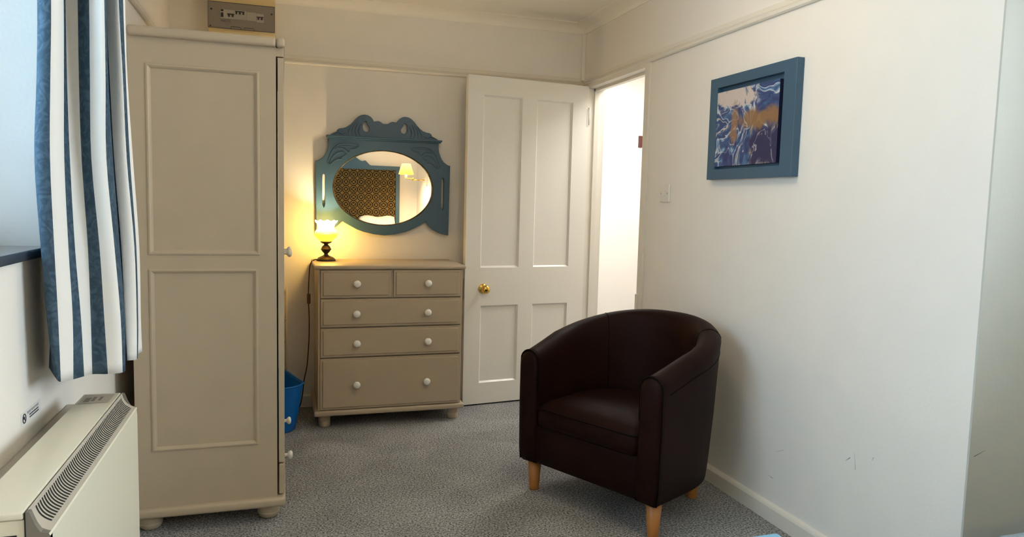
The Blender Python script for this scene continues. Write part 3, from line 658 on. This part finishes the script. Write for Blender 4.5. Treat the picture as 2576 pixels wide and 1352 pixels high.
# cushion
def cush(ins, z, bow=0):
    W_, F0, B0 = .262-ins, .062-ins, -.445+ins
    pts = []
    R = .035
    for cx, a0 in ((W_-R, 0), (-(W_-R), 90)):
        for k in range(7):
            a = math.radians(a0+15*k); pts.append((cx+R*math.cos(a), F0-R+R*math.sin(a)))
    n = 26
    for k in range(n+1):
        a = PI + PI*k/n; e = 2/2.5
        c, sn = math.cos(a), math.sin(a)
        pts.append((W_*math.copysign(abs(c)**e, c), -.17 + (-.17-B0)*-(abs(sn)**e)))
    res = []
    for x, f in pts: res.append(cw(x, f, z - bow*0 + (.010*(max(0, f+.06)/.12)*-1 if z > .40 else 0)))
    return res
lay = [cush(.06, .304), cush(.015, .306), cush(.003, .316), cush(0, .335), cush(0, .365), cush(.004, .385), cush(.014, .404), cush(.03, .418), cush(.06, .427), cush(.11, .432), cush(.17, .434)]
b = MB(); b.grid(lay, True); b.add(lay[-1], [list(range(len(lay[-1])))]); b.add(lay[0], [list(range(len(lay[0])))[::-1]])
b.build('seat_cushion', LEATHER, tc_)
b = MB(); b.tube([Vector(p) for p in cush(-.001, .388)[:14]], .003, 6); b.build('cushion_piping', PIPE, tc_)
for x, f, sp in ((-.312, .0, .004), (.312, .0, .004), (-.205, -.45, .010), (.205, -.45, .010)):
    b = MB(); b.grid([[cw(x*(1+s*.01) + r*math.cos(2*PI*k/20), f + r*math.sin(2*PI*k/20), z) for k in range(20)] for r, z, s in ((.020, 0, 0), (.0215, .004, 0), (.031, .145, 0))], True, cap=True); b.build('leg', OAK, tc_)

# ------------------------------------------------------------------ curtain
COLS = [
 [(-.554,2.12,1.722),(-.561,2.118,1.529),(-.567,2.116,1.332),(-.564,2.113,1.112),(-.56,2.111,.929),(-.566,2.11,.801)],
 [(-.523,1.95,1.683),(-.53,1.952,1.506),(-.54,1.954,1.325),(-.534,1.957,1.123),(-.526,1.958,.953),(-.513,1.96,.808)],
 [(-.489,1.92,1.679),(-.497,1.926,1.504),(-.504,1.932,1.325),(-.503,1.939,1.124),(-.501,1.945,.954),(-.501,1.95,.799)],
 [(-.475,1.96,1.691),(-.48,1.964,1.511),(-.485,1.968,1.328),(-.483,1.973,1.122),(-.479,1.977,.949),(-.482,1.98,.797)],
 [(-0.482,2.005,1.701),(-0.483,2.003,1.517),(-0.481,2.001,1.33),(-0.475,1.998,1.12),(-0.466,1.997,0.945),(-0.462,1.995,0.8)],
[(-0.457,2.015,1.706),(-0.459,2.015,1.52),(-0.458,2.015,1.332),(-0.45,2.015,1.119),(-0.448,2.015,0.942),(-0.448,2.015,0.8)],
 [(-.425,1.98,1.701),(-.429,1.986,1.518),(-.432,1.993,1.332),(-.421,2.0,1.12),(-.416,2.006,.943),(-.412,2.01,.8)],
 [(-.391,1.96,1.699),(-.395,1.973,1.519),(-.4,1.986,1.333),(-.39,2.0,1.121),(-.382,2.011,.941),(-.382,2.02,.8)],
 [(-.4,2.02,1.713),(-.401,2.033,1.527),(-.398,2.046,1.336),(-.39,2.06,1.117),(-.384,2.072,.932),(-.387,2.08,.794)],
 [(-.424,2.13,1.738),(-.426,2.141,1.542),(-.422,2.152,1.34),(-.412,2.164,1.11),(-.408,2.174,.916),(-.408,2.18,.792)],
 [(-.42,2.13,1.739),(-.416,2.134,1.542),(-.411,2.139,1.34),(-.4,2.144,1.111),(-.396,2.148,.92),(-.393,2.15,.803)],
 [(-.388,2.11,1.737),(-.385,2.123,1.542),(-.383,2.137,1.341),(-.372,2.151,1.111),(-.372,2.163,.917),(-.375,2.17,.801)],
 [(-.386,2.15,1.747),(-.387,2.17,1.549),(-.385,2.19,1.343),(-.378,2.213,1.107),(-.38,2.231,.906),(-.384,2.24,.801)],
 [(-.385,2.17,1.753),(-.387,2.193,1.553),(-.382,2.215,1.345),(-.375,2.24,1.106),(-.378,2.26,.902),(-.378,2.27,.803)],
 [(-.406,2.27,1.775),(-.406,2.286,1.565),(-.401,2.302,1.348),(-.393,2.319,1.1),(-.395,2.333,.89),(-.392,2.34,.789)]]
STRIPE = [1, 1, 0, 1, 0, 1, 0, 1, 1, 1, 0, 1, 0, 1]
full = []
for c in COLS:
    top = [(c[0][0], c[0][1]+.01, 2.14), (c[0][0], c[0][1]+.005, 1.93)]
    full.append(cr_interp(top + c, 4))
SUBU = 6
rows = []
for k in range(len(full[0])): rows.append(cr_interp([c[k] for c in full], SUBU))
b = MB(); n = len(rows[0])
for i in range(len(rows)-1):
    for j in range(n-1): b.add([rows[i][j], rows[i][j+1], rows[i+1][j+1], rows[i+1][j]], [[0, 1, 2, 3]], STRIPE[min(j//SUBU, len(STRIPE)-1)], True)
cto = thing('curtain', 'blue and cream striped curtain gathered at the right side of the window', 'curtain', (-.45, 2.1, .79))
co = b.build('cloth', [CURT_W, CURT_B], cto)
sm = co.modifiers.new('thickness', 'SOLIDIFY'); sm.thickness = .0025; sm.offset = 0
b = MB(); hp = [tuple(Vector(r)+Vector((.0012, -.0012, 0))) for r in rows[-2]]
cr_o = thing('curtain_pole', 'white curtain pole above the window', 'curtain pole', (-.46, 1.4, 2.16))
b = MB(); b.tube([(-.46, .45, 2.155), (-.46, 2.40, 2.155)], .013, 12); b.build('pole', TRIM, cr_o)
for y in (.55, 2.35):
    b = MB(); b.box((XL, y-.012, 2.14), (-.455, y+.012, 2.17), .003); b.build('bracket', TRIM, cr_o)

# ------------------------------------------------------------------ heater under the window
HY0, HY1, HT, HF = 1.372, 2.16, .714, -.374
ht = thing('storage_heater', 'cream wall heater with curved louvre grille under the curtain', 'heater', (-.45, (HY0+HY1)/2, 0))
b = MB(); b.box((-.502, HY0-.004, HT-.014), (-.412, HY1, HT), .004, 3); b.build('lid', HEATW, ht)
b = MB(); b.box((-.500, HY0, .05), (-.411, HY1-.004, HT-.015), .002); b.build('body', HEATW, ht)
sp_ = [(HF-.036, .05), (HF-.014, .05), (HF-.004, .052), (HF, .06), (HF, .668), (HF-.002, .672), (HF-.036, .655)]
b = MB(); b.extrude(sp_, 'Y', HY0-.002, HY1); b.build('front_panel', HEATW, ht)
# grille: concave trough between the lid and the front panel
GA, GB = (-.4095, HT-.001), (HF-.0025, .672)
def gpt(k, n=14, off=0):
    t = k/n; x = GA[0]+(GB[0]-GA[0])*t; z = GA[1]+(GB[1]-GA[1])*t
    s = math.sin(PI*t)*.0085 - off; l = math.hypot(GB[0]-GA[0], GB[1]-GA[1]); return (x - s*.78, z - s*.63)
def trough(k): return gpt(k)
prof = [gpt(k) for k in range(15)] + [(HF-.034, .650), (-.4105, .650)]
b = MB()
# lips along the trough, slats carved as separate raised bars
b.extrude(prof, 'Y', HY0+.010, HY1-.004, smooth=False); b.build('grille', HEATG, ht)
endp = [(-.4095, .713), (-.404, .7125), (-.396, .690), (-.388, .6755), (-.3765, .6725), (HF, .668), (HF, .655), (-.4105, .648)]
for y0, y1 in ((HY0-.003, HY0+.010), (HY1-.004, HY1)):
    b = MB(); b.extrude(endp, 'Y', y0, y1); b.build('end_cap', HEATD, ht)
b = MB()
NSL = 62
for i in range(NSL):
    y = HY0+.045 + (HY1-HY0-.075)*i/(NSL-1)
    P = [gpt(k, 14, .0007) for k in range(2, 13)]; P2 = [gpt(k, 14, -.0005) for k in range(3, 13)]
    for y0, y1 in ((y-.0024, y+.0024),):
        b.grid([[(p[0], y0, p[1]) for p in P], [(p[0], y1, p[1]) for p in P]], False, smooth=True)
o = b.build('slot_row', DARK, ht)
b = MB(); b.box((-.4115, HY0-.0035, .655), (-.4096, HY1-.004, HT-.002)); b.build('seam_gap', DARK, ht)
for z in (.672, .655, .638, .621):
    b = MB(); b.box((-.490, HY0-.0012, z-.0012), (-.424, HY0+.002, z+.0012)); b.build('side_slot', DARK, ht)
b = MB(); b.box((-.573, HY0+.04, .50), (-.503, HY1+.13, .655), .002); b.build('rear_duct', HEATG, ht)
b = MB(); b.add([(-.494, 2.06, HT+.0006), (-.424, 2.06, HT+.0006), (-.424, 2.145, HT+.0006), (-.494, 2.145, HT+.0006)], [[0, 1, 2, 3]]); pl = b.build('control_flap', HEATG, ht)
b = MB()
for x0, x1, y0, y1 in ((-.485, -.472, 2.075, 2.115), (-.468, -.460, 2.08, 2.12), (-.452, -.446, 2.085, 2.12)): b.box((x0, y0, HT+.0004), (x1, y1, HT+.0012))
b.build('flap_print', HEATD, pl)
for k in range(7):
    b = MB(); b.box((-.520, 1.58+.06*k, .6548), (-.515, 1.58+.06*k+(.045 if k % 3 else .03), .6556)); b.build('rating_print', GREYINK, ht)
for y in (HY0+.08, HY1-.08):
    b = MB(); b.box((-.50, y-.02, 0), (-.385, y+.02, .055), .003); b.build('foot', HEATD, ht)

# sticker on the wall above the heater
st = thing('warning_sticker', 'white warning sticker on the wall above the cream heater', 'sticker', (XL, 1.985, .715))
b = MB(); b.box((XL, 1.912, .704), (XL+.0012, 2.058, .734)); b.build('paper', PAPER, st)
def sfr(y0, z0): return lambda u, v: (XL+.0016, y0+u, z0+v)
text('heading', 'PLEASE PLEASE PLEASE', .0085, sfr(1.955, .7235), INK, st)
b = MB()
for z, y0, y1 in ((.7165, 1.972, 2.038), (.7100, 1.972, 2.040)):
    y = y0
    while y < y1:
        l = random.choice((.006, .009, .011)); b.box((XL+.0011, y, z), (XL+.0017, min(y+l, y1), z+.003)); y += l+.0025
b.build('small_print', INK, st)
b = MB(); b.tube([(XL+.0014, 1.934+.0105*math.cos(2*PI*k/24), .7185+.0105*math.sin(2*PI*k/24)) for k in range(24)], .0013, 6, closed=True); b.tube([(XL+.0014, 1.927, .726), (XL+.0014, 1.941, .711)], .0012, 6); b.box((XL+.0011, 1.929, .717), (XL+.0016, 1.939, .7225)); b.build('prohibition_sign', INK, st)

# ------------------------------------------------------------------ what the mirror shows: bed and wall lamp
bd = thing('double_bed', 'bed with teal headboard and patterned gold panel, seen in the oval mirror', 'bed', (.85, -.7, 0))
HYB = YF
def hfr(u, v, d): return (u, HYB+.03+d, v)
hc = .85
hh = [(.075, .35), (.075, 1.729), (.475, 1.732), (.500, 1.740), (.530, 1.770), (.555, 1.796), (.575, 1.797), (.595, 1.788), (.630, 1.795), (.680, 1.830), (.74, 1.875), (.80, 1.90), (.85, 1.905)]
outl = hh + [(2*hc-u, v) for u, v in hh[::-1]]
outline('headboard_frame', [outl, [(.125, .45), (1.576, .45), (1.576, 1.681), (.125, 1.681)]], -.024, .024, hfr, TEAL, bd, .003)
b = MB(); b.box((.12, HYB+.008, .44), (1.58, HYB+.034, 1.69)); b.build('headboard_panel', HFAB, bd)
b = MB(); b.box((.12, -1.60, .12), (1.58, .28, .34), .01); b.build('bed_base', TEAL, bd)
b = MB(); b.box((.12, -1.59, .34), (1.58, .28, .56), .04, 4); b.build('mattress', SHEET, bd)
b = MB(); b.box((.09, -1.10, .42), (1.61, .31, .60), .035, 4); b.build('duvet', SHEET, bd)
for x, y in ((.2, -1.5), (1.5, -1.5), (.2, .2), (1.5, .2)):
    b = MB(); b.lathe([(0, 0), (.02, 0), (.03, .12), (0, .12)], (x, y, 0), 14); b.build('leg', TEAL, bd)
for cx, lb in ((.50, 'white pillow propped on the left half of the teal headboard'), (1.30, 'white pillow propped against the headboard, showing in the mirror')):
    b = MB(); rows = []
    nu, nv = 20, 14
    for s in (1, -1):
        g = []
        for i in range(nu+1):
            r_ = []
            for j in range(nv+1):
                u, v = -1+2*i/nu, -1+2*j/nv
                th = .075*(1-abs(u)**3.2)**.6*(1-abs(v)**3.2)**.6
                pin = 1-.05*(abs(u)**2)*(abs(v)**2)
                wob = .012*math.sin(5*u+cx)*math.cos(3*v)
                r_.append((cx+.26*u*pin, -1.505 + s*th + .10*(-v)*.5, .80+.225*v*pin + wob))
            g.append(r_)
        b.grid(g, False)
    tag(b.build('pillow', SHEET, origin=(cx, -1.45, .58)), lb, 'pillow', 'pillows on the double bed')
wl = thing('wall_lamp', 'white swing-arm wall lamp with lit fabric shade, seen in the mirror', 'wall lamp', (XR, -.909, 1.53))
b = MB(); b.lathe([(0, 0), (.05, 0), (.05, .008), (.042, .014), (.018, .018), (.014, .03), (0, .03)], (XR, -.909, 1.535), 8, '-X', sy=1.7); b.build('wall_plate', PLASTIC, wl)
b = MB(); b.tube([(XR-.02, -.909, 1.535), (1.70, -.909, 1.530)], .007); b.tube([(1.70, -.909, 1.515), (1.70, -.909, 1.560)], .009); b.tube([(1.70, -.909, 1.545), (1.603, -.909, 1.545)], .007); b.build('swing_arm', BRASS, wl)
b = MB(); b.lathe([(0, 0), (.014, 0), (.014, .06), (0, .06)], (1.603, -.909, 1.54), 16); b.build('lamp_holder', PLASTIC, wl)
SHADE = glow('lit_fabric_shade', (255, 206, 84), (255, 232, 140), .06, .21, 1.0, 2.2, (255, 236, 190), 0)
b = MB(); b.grid([[(1.603+r*math.cos(2*PI*k/32)*(1+.02*math.cos(8*2*PI*k/32)), -.909+r*math.sin(2*PI*k/32)*(1+.02*math.cos(8*2*PI*k/32)), z) for k in range(32)] for r, z in ((.100, 1.602), (.096, 1.62), (.080, 1.67), (.064, 1.72), (.058, 1.742))], True); b.build('lamp_shade', SHADE, wl)
lamp('wall_lamp_bulb', 'POINT', (1.603, -.909, 1.68), 66, (1.0, .74, .42), shadow_soft_size=.05)

# ------------------------------------------------------------------ corners peeking in at the lower edge
bx = thing('blanket_box', 'light blue painted flat-topped box on the carpet at the bottom edge', 'box', (.86, 1.17, 0))
LB = mat('light_blue_paint', (108, 160, 186), .4)
b = MB(); b.box((.62, .97, .06), (1.085, 1.355, .478), .006); b.build('body', LB, bx)
b = MB(); b.box((.60, .95, .478), (1.103, 1.372, .50), .006, 3); b.build('lid', LB, bx)
for x, y in ((.65, 1.0), (1.05, 1.0), (.65, 1.32), (1.05, 1.32)):
    b = MB(); b.box((x-.02, y-.02, 0), (x+.02, y+.02, .062), .003); b.build('foot', LB, bx)
QUILT = mat('grey_blue_quilt', (112, 124, 132), .95, bump=1.0, bscale=70, var=.2, vscale=60)
ot = thing('ottoman', 'grey blue textured ottoman in the recess at the bottom right corner', 'ottoman', (1.85, .80, 0))
b = MB(); b.box((1.435, .42, .06), (2.25, 1.15, .566), .05, 5); b.build('cover', QUILT, ot)
for x, y in ((1.5, .48), (2.2, .48), (1.5, 1.09), (2.2, 1.09)):
    b = MB(); b.lathe([(0, 0), (.02, 0), (.026, .07), (0, .07)], (x, y, 0), 14); b.build('foot', OAK, ot)

# drop the bookkeeping property
for o in list(bpy.data.objects):
    if 'org' in o: del o['org']
